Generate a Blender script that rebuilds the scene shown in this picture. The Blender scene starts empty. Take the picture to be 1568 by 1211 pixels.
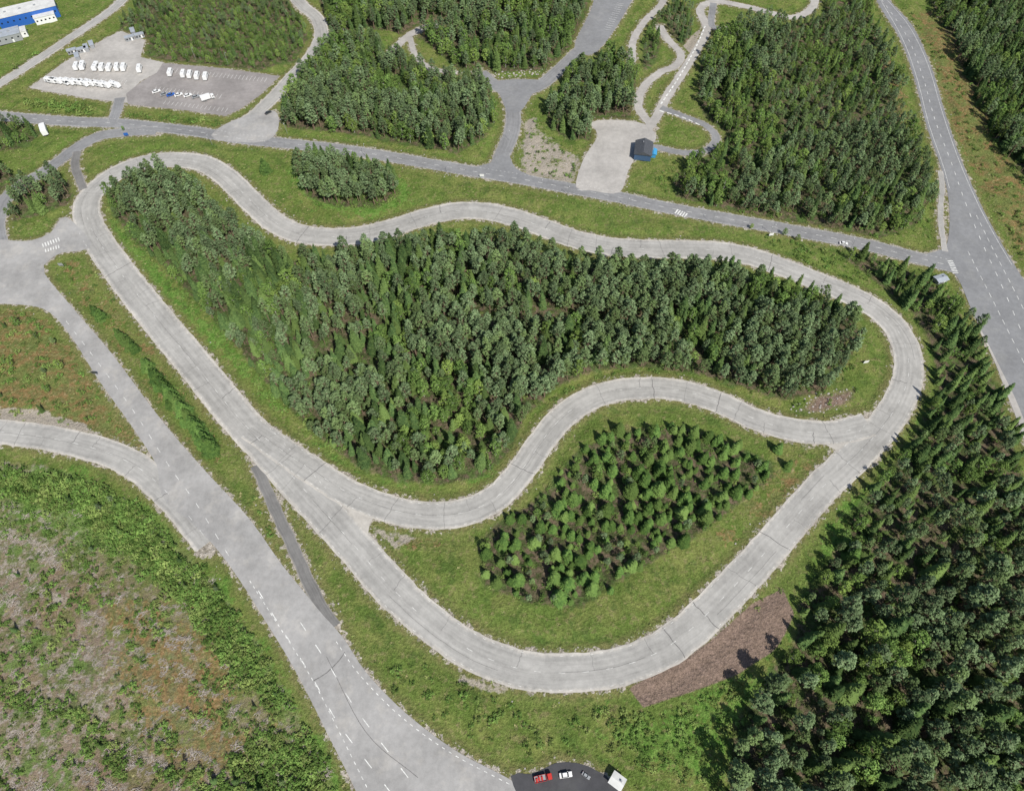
import bpy, math, random
import numpy as np
from mathutils import Vector, Matrix
random.seed(7); np.random.seed(7)
scene=bpy.context.scene
# ---------------------------------------------------------------- camera
H=270.0; PITCH=math.radians(57.0); F=1046.0; CU,CV=784.0,605.5
sP,cP=math.sin(PITCH),math.cos(PITCH)
cam=bpy.data.cameras.new("camera"); camo=bpy.data.objects.new("camera",cam)
scene.collection.objects.link(camo); scene.camera=camo
cam.sensor_fit='HORIZONTAL'; cam.sensor_width=36; cam.lens=36*F/1568.0
cam.clip_start=1; cam.clip_end=20000
camo.location=(0,0,H); camo.rotation_euler=(math.pi/2-PITCH,0,0)
def W(u,v):
    """plan position (metres) of a surveyed point on the flat ground"""
    x=(u-CU)/F; y=(v-CV)/F; t=H/(sP+y*cP)
    return (t*x, t*(cP-y*sP))
def WL(l): return [W(*p[:2]) for p in l]
# ---------------------------------------------------------------- light
world=bpy.data.worlds.new("World"); scene.world=world; world.use_nodes=True
nt=world.node_tree; bg=nt.nodes["Background"]
sky=nt.nodes.new("ShaderNodeTexSky"); sky.sky_type='NISHITA'; sky.sun_disc=False
SUN_EL=math.radians(49); sdir=Vector((0.52,-0.85,0)).normalized()
sky.sun_elevation=SUN_EL; sky.sun_rotation=math.atan2(sdir.x,sdir.y)
nt.links.new(sky.outputs[0],bg.inputs[0]); bg.inputs[1].default_value=0.095
sl=bpy.data.lights.new("sun","SUN"); sl.energy=5.0; sl.angle=math.radians(0.5); sl.color=(1,0.96,0.885)
so=bpy.data.objects.new("sun",sl); scene.collection.objects.link(so)
tos=Vector((sdir.x*math.cos(SUN_EL),sdir.y*math.cos(SUN_EL),math.sin(SUN_EL)))
so.rotation_euler=(-tos).to_track_quat('-Z','Y').to_euler(); so.location=(0,0,300)
scene.view_settings.view_transform='Standard'; scene.view_settings.look='None'; scene.view_settings.exposure=0
# ---------------------------------------------------------------- node helpers
class NB:
    def __init__(s,name,rough=0.9,spec=0.2,diffuse=False):
        s.m=bpy.data.materials.new(name); s.m.use_nodes=True; s.t=s.m.node_tree
        if diffuse:
            s.t.nodes.remove(s.t.nodes["Principled BSDF"]); s.b=s.t.nodes.new("ShaderNodeBsdfDiffuse"); s.t.links.new(s.b.outputs[0],s.t.nodes["Material Output"].inputs[0]); s.cn='Color'
        else:
            s.b=s.t.nodes["Principled BSDF"]; s.b.inputs['Roughness'].default_value=rough
            s.b.inputs['Specular IOR Level'].default_value=spec; s.cn='Base Color'
    def n(s,ty): return s.t.nodes.new(ty)
    def l(s,a,b): s.t.links.new(a,b)
    def put(s,v,sock):
        if isinstance(v,(int,float)): sock.default_value=v
        elif isinstance(v,tuple): sock.default_value=(v+(1,)) if len(v)==3 and len(sock.default_value)==4 else v
        else: s.l(v,sock)
    def pos(s):
        if not hasattr(s,'_p'): s._p=s.n("ShaderNodeTexCoord").outputs['Object']
        return s._p
    def noise(s,scale,detail=3,rough=.55,off=0,dist=0,vec=None):
        k=s.n("ShaderNodeTexNoise"); k.inputs['Scale'].default_value=scale; k.inputs['Detail'].default_value=detail
        k.inputs['Roughness'].default_value=rough; k.inputs['Distortion'].default_value=dist
        v=vec or s.pos()
        if off:
            a=s.n("ShaderNodeVectorMath"); a.operation='ADD'; s.l(v,a.inputs[0]); a.inputs[1].default_value=(off,off*1.7,off*.3); v=a.outputs[0]
        s.l(v,k.inputs['Vector']); return k.outputs['Fac']
    def rng(s,v,a,b,c=0,d=1,smooth=True):
        k=s.n("ShaderNodeMapRange"); k.interpolation_type='SMOOTHSTEP' if smooth else 'LINEAR'
        s.put(v,k.inputs[0])
        for i,q in enumerate((a,b,c,d)): s.put(q,k.inputs[1+i])
        return k.outputs[0]
    def math(s,op,a,b=0.0):
        k=s.n("ShaderNodeMath"); k.operation=op; s.put(a,k.inputs[0]); s.put(b,k.inputs[1]); return k.outputs[0]
    def mix(s,f,a,b,mode='MIX'):
        k=s.n("ShaderNodeMix"); k.data_type='RGBA'; k.blend_type=mode
        s.put(f,k.inputs[0]); s.put(a,k.inputs[6]); s.put(b,k.inputs[7]); return k.outputs[2]
    def scalec(s,c,f):
        k=s.n("ShaderNodeVectorMath"); k.operation='SCALE'; s.put(c,k.inputs[0]); s.put(f,k.inputs['Scale']); return k.outputs[0]
    def attr(s,name,out='Fac'):
        k=s.n("ShaderNodeAttribute"); k.attribute_name=name; return k.outputs[out]
    def col(s,c): s.put(c,s.b.inputs[s.cn]); return s.m
    def bump(s,h,strength=.5,dist=.3):
        k=s.n("ShaderNodeBump"); k.inputs['Strength'].default_value=strength; k.inputs['Distance'].default_value=dist
        s.l(h,k.inputs['Height']); s.l(k.outputs[0],s.b.inputs['Normal'])
def flat(name,c,rough=.6,var=.15,scale=2.0,spec=.3,metal=0):
    b=NB(name,rough,spec); b.b.inputs['Metallic'].default_value=metal
    n=b.noise(scale,3); return b.col(b.scalec(c,b.rng(n,.3,.7,1-var,1+var)))
# ---------------------------------------------------------------- splines
def catmull(P,closed=False,step=3.0):
    P=[np.array(p,float) for p in P]; n=len(P); out=[]
    rngi=range(n) if closed else range(n-1)
    for i in rngi:
        p1=P[i]; p2=P[(i+1)%n]
        p0=P[(i-1)%n] if (closed or i>0) else 2*p1-p2
        p3=P[(i+2)%n] if (closed or i<n-2) else 2*p2-p1
        k=max(2,int(np.hypot(*(p2-p1)[:2])/step))
        for j in range(k):
            t=j/k
            out.append(.5*((2*p1)+(-p0+p2)*t+(2*p0-5*p1+4*p2-p3)*t*t+(-p0+3*p1-3*p2+p3)*t**3))
    if not closed: out.append(P[-1])
    return np.array(out)
def mesh_obj(name,verts,faces,mats,midx=None,parent=None,link=True,smooth=False):
    me=bpy.data.meshes.new(name); me.from_pydata([tuple(v) for v in verts],[],faces)
    for m in mats: me.materials.append(m)
    if midx is not None: me.polygons.foreach_set('material_index',midx)
    if smooth: me.polygons.foreach_set('use_smooth',[True]*len(me.polygons))
    me.update(); o=bpy.data.objects.new(name,me)
    if link: scene.collection.objects.link(o)
    if parent: o.parent=parent
    return o
# ---------------------------------------------------------------- ground grid
G=1.5
gx=np.arange(-540,541,G); gy=np.arange(-45,780,G)
RD=np.full((len(gy),len(gx)),60.0)
GX,GY=np.meshgrid(gx,gy)
def seg_dist(arr,a,b,sub,reach=45):
    x0,x1=min(a[0],b[0])-reach,max(a[0],b[0])+reach; y0,y1=min(a[1],b[1])-reach,max(a[1],b[1])+reach
    i0,i1=np.searchsorted(gx,[x0,x1]); j0,j1=np.searchsorted(gy,[y0,y1])
    if i0>=i1 or j0>=j1: return
    X=GX[j0:j1,i0:i1]; Y=GY[j0:j1,i0:i1]; d=(b[0]-a[0],b[1]-a[1]); L=d[0]**2+d[1]**2+1e-9
    t=np.clip(((X-a[0])*d[0]+(Y-a[1])*d[1])/L,0,1)
    D=np.hypot(X-a[0]-t*d[0],Y-a[1]-t*d[1])-sub
    s=arr[j0:j1,i0:i1]; np.minimum(s,D,out=s)
def inside(poly,X,Y):
    r=np.zeros(X.shape,bool); n=len(poly)
    for i in range(n):
        x1,y1=poly[i]; x2,y2=poly[(i+1)%n]
        if y1==y2: continue
        c=((y1>Y)!=(y2>Y))&(X<(x2-x1)*(Y-y1)/(y2-y1)+x1); r^=c
    return r
def sdf(poly,reach=25):
    arr=np.full(GX.shape,float(reach)); 
    for i in range(len(poly)): seg_dist(arr,poly[i],poly[(i+1)%len(poly)],0,reach)
    ins=inside(poly,GX,GY); return np.where(ins,-arr,arr)
def sample(arr,x,y):
    i=np.clip(np.round((np.asarray(x)-gx[0])/G).astype(int),0,len(gx)-1); j=np.clip(np.round((np.asarray(y)-gy[0])/G).astype(int),0,len(gy)-1)
    return arr[j,i]
def vnoise(X,Y,s,seed):
    r=np.random.RandomState(seed).rand(256,256); x=X/s+500; y=Y/s+500
    xi=np.floor(x).astype(int); yi=np.floor(y).astype(int); fx=x-xi; fy=y-yi; fx=fx*fx*(3-2*fx); fy=fy*fy*(3-2*fy)
    g=lambda a,b:r[a%256,b%256]
    return (g(xi,yi)*(1-fx)+g(xi+1,yi)*fx)*(1-fy)+(g(xi,yi+1)*(1-fx)+g(xi+1,yi+1)*fx)*fy
# ---------------------------------------------------------------- road materials
def road_mat(name,base,edge,patch=.12,stria=True):
    b=NB(name,.92,.15)
    n1=b.noise(.05,4,.65); n2=b.noise(.5,4,.65,3); n3=b.noise(5,1,.6,9)
    f=b.math('ADD',b.rng(n1,.32,.68,1-patch,1+patch),b.math('ADD',b.rng(n2,.3,.7,-.08,.08),b.rng(n3,.3,.7,-.05,.05)))
    c=base
    if stria:
        uv=b.n("ShaderNodeUVMap").outputs[0]; sp=b.n("ShaderNodeSeparateXYZ"); b.l(uv,sp.inputs[0])
        cx=b.n("ShaderNodeCombineXYZ"); b.l(b.math('MULTIPLY',sp.outputs[0],9.0),cx.inputs[0]); b.l(b.math('MULTIPLY',sp.outputs[1],.022),cx.inputs[1])
        st=b.noise(1.0,3,.6,vec=cx.outputs[0])
        f=b.math('ADD',f,b.rng(st,.3,.7,-.11,.11))
        e=b.math('ABSOLUTE',b.math('SUBTRACT',sp.outputs[0],.5))
        e=b.math('ADD',e,b.rng(n2,.2,.8,-.04,.04))
        c=b.mix(b.rng(e,.37,.49,0,.85),base,edge)
    else:
        c=b.mix(b.rng(b.noise(.11,4,.7,31),.5,.66,0,.5),base,edge)
    return b.col(b.scalec(c,f))
M_track=road_mat("track_asphalt",(.355,.345,.325),(.47,.44,.395))
M_street=road_mat("street_asphalt",(.235,.235,.238),(.29,.285,.275))
M_hwy=road_mat("highway_asphalt",(.225,.227,.232),(.26,.26,.255),.08,False)
M_wide=road_mat("runway_asphalt",(.33,.322,.312),(.41,.39,.36),.13,False)
M_plaza=road_mat("gravel_yard",(.39,.37,.345),(.43,.41,.38),.12,False)
M_lot=road_mat("parking_asphalt",(.27,.25,.24),(.3,.28,.27),.12,False)
M_dark=road_mat("dark_asphalt",(.18,.175,.168),(.25,.235,.215),.15)
M_new=road_mat("new_asphalt",(.07,.07,.075),(.085,.085,.085),.1,False)
M_white=flat("road_paint",(.66,.66,.63),.7,.25,.8)
M_crack=flat("crack_sealant",(.16,.155,.15),.8,.3,.8)
LINES={}
def strip(name,px,w,lvl,mat,closed=False):
    pts=[]
    for p in px:
        x,y=W(p[0],p[1]); pts.append((x,y,p[2] if len(p)>2 else w))
    P=catmull(pts,closed); n=len(P)
    if closed: T=np.roll(P,-1,0)-np.roll(P,1,0)
    else: T=np.gradient(P,axis=0)
    T=T[:,:2]; T/= (np.linalg.norm(T,axis=1)[:,None]+1e-9); Nn=np.stack([-T[:,1],T[:,0]],1)
    hw=P[:,2:3]/2; j1=(np.random.rand(n,1)-.5)*.5; j2=(np.random.rand(n,1)-.5)*.5
    L=P[:,:2]+Nn*(hw+j1); R=P[:,:2]-Nn*(hw+j2); z=.05+lvl*.004
    vs=[(a[0],a[1],z) for a in L]+[(a[0],a[1],z) for a in R]
    m=n if closed else n-1; fs=[(i,n+i,n+(i+1)%n,(i+1)%n) for i in range(m)]
    o=mesh_obj(name,vs,fs,[mat]); me=o.data
    d=np.concatenate([[0],np.cumsum(np.linalg.norm(np.diff(P[:,:2],axis=0),axis=1))])
    uv=me.uv_layers.new(name="UVMap"); u=[]
    dd=list(d)+[d[-1]+3]
    for i in range(m): u+= [0,dd[i],1,dd[i],1,dd[i+1],0,dd[i+1]]
    uv.data.foreach_set('uv',u)
    for i in range(m):
        a=P[i,:2]; c=P[(i+1)%n,:2]; seg_dist(RD,a,c,P[i,2]/2)
    LINES[o.name]=(P[:,:2].copy(),Nn,P[:,2].copy(),d)
    return o
def area(name,px,lvl,mat,smooth=True,road=True):
    P=WL(px)
    if smooth: P=[tuple(q) for q in catmull(P,True,4)]
    z=.05+lvl*.004; o=mesh_obj(name,[(x,y,z) for x,y in P],[list(range(len(P)))],[mat])
    if o.data.polygons[0].normal.z<0: o.data.flip_normals()
    if road:
        s=sdf(P,45); np.minimum(RD,s,out=RD)
    return o
# ---------------------------------------------------------------- roads
loop=[(140,350,15),(185,418,16),(240,488,16),(300,560,16),(355,628,16),(412,690,16),(480,765,16),(540,832,15),(595,895,15),(655,950),(720,995),(790,1022),
(860,1030),(935,1023),(1000,1002),(1053,967),(1108,914),(1165,853),(1215,795),(1270,735),(1325,683),(1368,630),(1390,580),(1388,535),(1370,500),(1338,471),
(1300,451),(1250,430),(1200,410),(1150,393),(1100,384),(1040,382),(980,381),(930,377),(880,366),(835,350),(790,334),(745,324),(700,323),(650,333),(600,349),
(550,360),(500,363),(455,357),(420,340),(388,312),(354,278),(318,253),(275,245),(228,248),(187,261),(153,284),(133,310,15)]
strip("track_road",loop,14,2,M_track,True)
t2=[(385,655),(440,695),(482,722),(525,750),(570,770),(620,785),(680,789),(730,778),(770,753),(800,718),(825,682),(850,650),(880,624),(920,604),(960,596),(1010,594),(1060,602),(1110,620),(1160,643),(1220,659),(1280,662),(1330,650)]
strip("track_road",t2,12.5,3,M_track)
area("track_junction",[(430,705),(500,740),(570,775),(566,803),(555,822),(500,800)],1,M_track)
area("track_junction",[(1270,655),(1340,640),(1340,660),(1300,705),(1282,690),(1262,678)],1,M_track)
wide=[(-60,365),(0,367),(45,369),(78,356),(100,332),(140,372),(125,384),(95,387),(74,400),(68,418),(110,470),(170,540),(245,640),(310,716),(380,792),(430,862),(465,905),(495,942),(525,975),(560,1028),(620,1090),(700,1150),(790,1198),(900,1275),
(565,1275),(545,1211),(500,1120),(470,1060),(440,1005),(400,940),(365,885),(330,838),(290,797),(255,770),(243,740),(240,712),(200,650),(150,580),(105,510),(66,473),(0,465),(-60,462)]
area("wide_road",wide,4,M_wide)
strip("branch_road",[(-60,657),(0,661),(60,668),(120,680),(170,695),(215,718),(250,748),(285,785),(320,830)],12.5,3,M_track)
strip("access_path",[(392,712),(405,742),(425,787),(446,832),(466,877),(487,920),(512,960)],5.0,0,M_dark)
street=[(-60,176),(0,178),(60,183),(120,187),(180,189),(240,195),(300,202),(370,213),(450,221),(530,230),(600,241),(680,255),(750,267),(800,275),(870,288),(950,303),(1020,318),(1100,333),(1180,347),(1250,360),(1330,376),(1400,394),(1460,408)]
strip("street",street,9.5,1,M_street)
hw=[(1325,-60),(1342,0),(1378,60),(1400,120),(1418,190),(1437,245),(1450,290),(1454,340),(1447,380),(1420,388),(1425,408),(1462,420),(1490,480),(1520,540),(1550,600),(1620,740),(1720,740),(1600,480),(1562,420),(1532,370),(1500,310),(1470,240),(1446,170),(1425,100),(1397,40),(1362,0),(1330,-60)]
area("highway",hw,2,M_hwy)
strip("cycle_path",[(1440,262),(1443,285),(1440,330),(1447,385)],3,3,M_track)
strip("cycle_path",[(1508,505),(1535,560),(1560,625),(1590,700),(1620,760)],6,0,M_plaza)
strip("side_street",[(762,264),(768,240),(784,200),(786,165),(788,140)],10,0,M_street)
area("street_junction",[(750,250),(775,232),(790,258),(825,276),(790,280),(715,262)],2,M_hwy,True)
strip("side_street",[(735,112),(760,132),(790,142),(825,132),(855,108),(890,75),(920,35),(950,-15),(975,-60)],10,2,M_street)
area("street_widening",[(880,70),(905,15),(925,-40),(985,-40),(960,15),(925,68),(900,85)],3,M_hwy)
area("street_junction",[(752,128),(785,122),(835,125),(815,145),(798,170),(778,172),(765,145)],3,M_hwy)
strip("forest_path",[(600,80),(622,58),(650,42),(672,40)],6,0,M_plaza)
strip("forest_path",[(628,58),(636,85),(660,105),(700,112)],4,1,M_plaza)
strip("north_road",[(345,205),(385,180),(420,148),(450,115),(475,88),(492,55),(485,28),(462,8),(440,-20)],10,2,M_track)
area("street_junction",[(330,200),(370,180),(420,170),(425,200),(400,218),(330,214)],3,M_wide)
strip("north_road",[(-60,165),(0,128),(60,90),(120,50),(175,12),(215,-30)],8,0,M_track)
area("parking_lot",[(45,135),(95,98),(160,60),(185,48),(222,62),(215,88),(250,96),(240,112),(215,125),(195,145),(196,158),(140,152)],0,M_plaza,False)
area("parking_lot",[(250,97),(340,105),(428,117),(400,145),(370,166),(345,178),(290,170),(196,160),(193,144),(216,126),(240,112)],1,M_lot,False)
strip("parking_entrance",[(184,150),(180,165),(172,188)],7,2,M_street)
strip("side_street",[(240,200),(200,202),(155,208),(122,224),(95,243),(65,265),(30,285),(5,310),(-5,345),(0,375)],9,3,M_street)
strip("access_path",[(118,232),(115,255),(128,290)],5,5,M_dark)
area("gravel_yard",[(882,287),(893,245),(915,208),(905,188),(940,184),(985,190),(1005,212),(975,240),(962,262),(948,295),(905,292)],2,M_plaza)
strip("practice_road",[(985,205),(1005,180),(1020,150),(1043,115),(1066,78),(1082,45),(1072,15),(1095,3),(1140,10),(1180,20),(1215,27),(1245,10),(1250,-30)],6,4,M_plaza)
strip("practice_road",[(1000,195),(978,165),(985,135),(1010,112),(1036,100),(1042,82),(1022,60),(1010,40)],5.5,3,M_plaza)
strip("practice_road",[(968,95),(970,62),(988,32),(1012,8),(1030,-30)],5,0,M_plaza)
strip("practice_road",[(1012,165),(1045,178),(1080,192),(1097,212),(1080,231),(1045,234),(1005,226),(985,225)],5,5,M_street)
strip("practice_road",[(1092,5),(1090,40),(1110,42)],5,5,M_street)
area("bus_stop_lay_by",[(782,1188),(815,1185),(850,1168),(885,1168),(915,1180),(940,1200),(960,1260),(830,1260)],5,M_new)
# ---------------------------------------------------------------- markings, cracks
class Acc:
    def __init__(s): s.v=[];s.f=[]
    def quad(s,a,b,c,d,z):
        k=len(s.v); s.v+=[(p[0],p[1],z) for p in (a,b,c,d)]; s.f.append((k,k+1,k+2,k+3))
    def line(s,P,w,z):
        P=np.array(P,float); T=np.gradient(P,axis=0); T/=np.linalg.norm(T,axis=1)[:,None]+1e-9; N=np.stack([-T[:,1],T[:,0]],1)*w/2
        for i in range(len(P)-1): s.quad(P[i]+N[i],P[i]-N[i],P[i+1]-N[i+1],P[i+1]+N[i+1],z)
mk=Acc(); ck=Acc()
def dash_line(P,on,off,w,z=.085,worn=0.0):
    P=np.array(P,float); d=np.concatenate([[0],np.cumsum(np.linalg.norm(np.diff(P,axis=0),axis=1))]); s=0
    at=lambda q:(np.interp(q,d,P[:,0]),np.interp(q,d,P[:,1]))
    while s+on<d[-1]:
        if random.random()>=worn: mk.line([at(s),at(s+on/2),at(s+on)],w,z)
        s+=on+off
def edge_px(px,on,off,w): dash_line(catmull(WL(px),False,3),on,off,w)
for nm,(P,N,wd,d) in LINES.items():
    if nm.startswith("track_road"):
        dash_line(P,2.5,6.5,.15,worn=.12)
        dash_line(P+N*(wd[:,None]/2-1.0),1.2,2.6,.13,worn=.25); dash_line(P-N*(wd[:,None]/2-1.0),1.2,2.6,.13,worn=.25)
    if nm.startswith("street."): continue
    if nm=="street": dash_line(P,3,5,.2); dash_line(P+N*(wd[:,None]/2-.5),1,1.5,.14); dash_line(P-N*(wd[:,None]/2-.5),1,1.5,.14)
    if nm.startswith("branch"): dash_line(P,3,6,.14,worn=.2)
    if nm.startswith("track_road") or nm.startswith("branch"):
        s=random.uniform(5,20)
        while s<d[-1]-5:
            i=int(np.searchsorted(d,s)); a,b=-wd[i]/2*.95,wd[i]/2*.95
            if random.random()<.5:
                if random.random()<.5:a=0
                else:b=0
            dirv=np.array([N[i][1],-N[i][0]]); sk=random.uniform(-1.2,1.2); pts=[]
            for k in range(8):
                q=a+(b-a)*k/7; pts.append(P[i]+N[i]*q+dirv*(sk*q/5+random.uniform(-.35,.35)))
            ck.line(pts,random.choice([.1,.14,.18,.3]),.081); s+=random.uniform(8,32)
        s=0
        while s<d[-1]-40:
            ln=random.uniform(15,60); q=random.choice([-.3,.2,-2.8,2.9,.4])
            qs=np.arange(s,min(s+ln,d[-1]-1),2.0)
            if len(qs)>2:
                pts=[]
                for t in qs:
                    i=min(int(np.searchsorted(d,t)),len(P)-1); pts.append(P[i]+N[i]*(q+random.uniform(-.12,.12)))
                cl=[pts[0]]
                for p in pts[1:]:
                    if np.linalg.norm(p-cl[-1])>1: cl.append(p)
                if len(cl)>2: ck.line(cl,.12,.082)
            s+=ln+random.uniform(5,40)
edge_px([(600,1215),(520,1110),(480,1040),(430,960),(390,895)],4,7,.3)
edge_px([(625,1190),(545,1085),(505,1020),(455,945)],4,7,.3)
edge_px([(562,1205),(512,1105),(484,1050),(456,1003),(414,938),(380,885)],1.2,1.6,.25)
edge_px([(780,1200),(690,1152),(612,1095),(550,1032),(515,982)],1.2,1.6,.25)
edge_px([(350,850),(300,770),(260,715),(205,630),(150,555),(100,490)],3,6,.2)
ck.line(catmull(WL([(480,1042),(500,1030),(520,1010),(528,998)]),False,3),.35,.084)
ck.line(catmull(WL([(500,1005),(560,1120),(640,1190)]),False,4),.2,.083)
edge_px([(1350,0),(1388,55),(1412,115),(1432,185),(1455,245),(1478,310),(1505,375),(1535,440),(1565,510),(1620,640)],3,6,.3)
edge_px([(1495,330),(1522,385),(1553,445),(1600,540)],3,3,.25)
edge_px([(1482,385),(1510,440),(1540,500),(1590,600)],3,3,.25)
edge_px([(1348,0),(1382,60),(1404,120),(1422,190),(1441,245),(1454,290),(1458,340)],30,.5,.2)
edge_px([(1358,0),(1393,42),(1421,100),(1442,170),(1466,240),(1496,310),(1528,370),(1558,420)],30,.5,.2)
def zebra(u,v,du,dv,n,L,w=.6):
    a=np.array(W(u,v)); b=np.array(W(u+du,v+dv)); d=(b-a)/np.linalg.norm(b-a); nn=np.array([-d[1],d[0]])
    for i in range(n):
        c=a+(b-a)*i/(n-1); mk.quad(c-d*w/2-nn*L/2,c+d*w/2-nn*L/2,c+d*w/2+nn*L/2,c-d*w/2+nn*L/2,.086)
zebra(66,376,24,-9,7,3.2,.6); zebra(70,384,20,-6,6,2.5,.6)
zebra(1036,324,14,6,5,4,.8); zebra(1455,400,8,18,8,3,.5)
def bays(u0,v0,u1,v1,n,L):
    a=np.array(W(u0,v0)); b=np.array(W(u1,v1)); d=(b-a)/np.linalg.norm(b-a); nn=np.array([-d[1],d[0]])
    for i in range(n):
        c=a+(b-a)*i/(n-1); mk.line([c,c+nn*L/2,c+nn*L],.18,.087)
bays(262,112,405,126,26,5); bays(235,140,335,152,18,5); bays(70,123,190,130,20,5); bays(250,160,345,172,16,4)
bays(945,5,925,45,14,5)
for px in ([(1012,160),(1040,118),(1066,72),(1080,40)],[(1010,170),(1045,180),(1080,196)]): edge_px(px,3,2,.9)
mesh_obj("lane_markings",mk.v,mk.f,[M_white]); mesh_obj("road_cracks",ck.v,ck.f,[M_crack])
# ---------------------------------------------------------------- zones
def zone(px,soft=5):
    return 1-np.clip((sdf(WL(px),25)+soft)/(2*soft),0,1)
FOR={}
FOR['central']=[(170,308),(222,270),(265,266),(305,290),(340,335),(400,378),(440,398),(500,398),(560,396),(620,382),(700,368),(760,368),(830,385),(900,405),(960,413),(1050,415),(1130,423),(1200,437),(1250,458),(1297,482),(1316,510),(1300,550),(1262,600),(1200,612),(1150,598),(1060,570),(980,561),(915,567),(850,594),(805,637),(782,690),(740,728),(680,741),(605,737),(545,712),(480,662),(416,597),(368,538),(310,470),(245,402),(192,357)]
FOR['island']=[(732,835),(760,800),(815,768),(855,728),(890,685),(950,660),(1040,653),(1110,676),(1180,706),(1186,728),(1130,772),(1080,812),(1010,855),(945,890),(890,928),(810,925),(742,895)]
FOR['clump']=[(455,262),(490,245),(560,255),(605,275),(612,300),(580,318),(520,318),(470,300)]
FOR['nw']=[(435,180),(445,140),(480,100),(510,60),(560,60),(620,95),(700,125),(745,140),(762,180),(740,215),(700,235),(640,225),(560,208),(480,200),(440,195)]
FOR['park']=[(180,45),(240,-40),(430,-40),(460,15),(472,60),(450,95),(400,108),(330,100),(230,90)]
FOR['north']=[(505,60),(490,10),(470,-60),(905,-60),(900,20),(872,75),(840,108),(760,112),(700,105),(645,60),(600,50),(560,45)]
FOR['mid']=[(838,170),(870,110),(930,90),(975,110),(972,150),(965,185),(915,185),(905,215),(870,212),(840,195)]
FOR['mid2']=[(985,60),(1005,25),(1040,0),(1060,20),(1058,60),(1045,70),(1020,50),(1000,100),(985,110)]
FOR['east']=[(1065,150),(1075,90),(1105,45),(1200,40),(1260,30),(1270,-60),(1310,-60),(1345,60),(1375,110),(1385,190),(1405,240),(1425,290),(1410,340),(1350,365),(1280,350),(1180,335),(1090,315),(1035,300),(1030,275),(1060,245),(1105,230),(1110,200),(1080,180)]
FOR['ne']=[(1400,-60),(1440,40),(1480,120),(1510,200),(1560,260),(1600,320),(1760,420),(1800,-60)]
FOR['se']=[(1290,392),(1340,385),(1400,420),(1450,450),(1490,510),(1530,600),(1568,730),(1720,900),(1900,1300),(1120,1300),(1115,1180),(1125,1110),(1170,1040),(1215,985),(1225,920),(1275,850),(1310,780),(1360,720),(1400,670),(1435,600),(1430,540),(1400,480),(1340,430)]
FOR['west']=[(-60,250),(0,262),(60,272),(108,275),(112,310),(60,330),(10,340),(-10,330)]
FOR['w2']=[(-80,165),(-20,195),(40,185),(62,205),(40,225),(-10,232),(-80,240)]
CLEAR=[(-80,700),(0,705),(60,712),(140,740),(215,780),(270,830),(330,900),(390,980),(430,1050),(480,1140),(520,1240),(-200,1300)]
LEFTP=[(-60,478),(0,475),(60,485),(110,540),(150,600),(200,665),(215,690),(150,670),(60,645),(-60,635)]
SOIL=[(962,1052),(985,1083),(1060,1058),(1130,1032),(1190,992),(1217,940),(1198,900),(1150,925),(1095,975),(1040,1015)]
zf=np.zeros(GX.shape)
for k,p in FOR.items(): zf=np.maximum(zf,zone(p))
_t=zone([(-140,-110),(1700,-110),(1850,1290),(-240,1290)],10); zf=np.maximum(zf,1-_t)
zc=zone(CLEAR,6); zo=np.maximum.reduce([zone(LEFTP,5),zone([(160,940),(260,910),(340,990),(390,1080),(400,1150),(330,1190),(220,1150),(180,1060)],14)*.9,
    zone([(1395,10),(1430,20),(1460,60),(1500,140),(1530,220),(1568,270),(1640,400),(1640,470),(1568,400),(1500,290),(1455,190),(1430,110)],6)*.75,zone([(1420,60),(1450,60),(1495,160),(1500,200),(1470,200),(1440,140)],5),
    zone([(600,820),(660,812),(700,830),(640,850),(600,840)],4)*.5, zone([(1150,745),(1230,700),(1262,700),(1200,780),(1100,850),(1080,830)],8)*.6, zone([(1345,60),(1380,110),(1395,180),(1375,190),(1350,130)],6)*.6,
    zone([(85,390),(130,390),(180,460),(260,560),(340,680),(370,740),(300,690),(200,560),(120,465)],4)*.5])
zs=zone(SOIL,1.5); 
zs=np.maximum(zs,zone([(1210,628),(1250,598),(1320,590),(1300,625),(1250,640)],5)*.65)
zl=np.maximum.reduce([zone([(930,1090),(1030,1085),(1130,1045),(1180,1050),(1110,1140),(1100,1211),(940,1150)],12)*.8,
   zone([(-60,705),(120,725),(250,790),(340,900),(420,1020),(470,1120),(430,1110),(320,980),(220,880),(120,830),(0,780)],8),zone([(400,1120),(500,1130),(520,1240),(350,1240)],10),zone([(300,1040),(400,1060),(430,1120),(340,1130)],10)*.6,
   zone([(440,260),(480,320),(560,335),(630,310),(620,280),(540,250)],6)*.9, zone([(590,640),(760,640),(760,745),(590,745)],8)*.7,zone([(180,290),(170,330),(300,460),(420,590),(500,700),(560,735),(390,600),(240,460),(160,350)],5)*.6,
   zone([(1290,760),(1340,740),(1330,850),(1260,960),(1180,1060),(1110,1200),(1080,1200),(1200,1000)],10)*.8, zone([(1380,470),(1440,540),(1430,640),(1350,730),(1400,600)],5)*.5])
zg=np.maximum.reduce([zone([(793,225),(800,180),(822,175),(835,205),(870,225),(890,245),(885,285),(800,272)],5)*.66, zone([(0,622),(60,628),(130,648),(145,668),(60,655),(0,648)],2),
   zone([(1045,70),(1075,40),(1060,85)],2),zone([(560,800),(600,808),(640,822),(605,845),(580,825)],2)*.6,zone([(700,1030),(780,1055),(770,1062),(700,1045)],2)*.8,
   zone([(120,895),(60,900),(70,935),(110,930)],5)*.6,zone([(940,1060),(1000,1040),(1040,1015),(1010,1055)],2)*.5,zone([(1225,675),(1285,680),(1270,695),(1230,692)],2)*.4])
Z=(vnoise(GX,GY,28,1)-.5)*1.8+(vnoise(GX,GY,9,2)-.5)*.8+(vnoise(GX,GY,3.2,3)-.5)*.5
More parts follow.
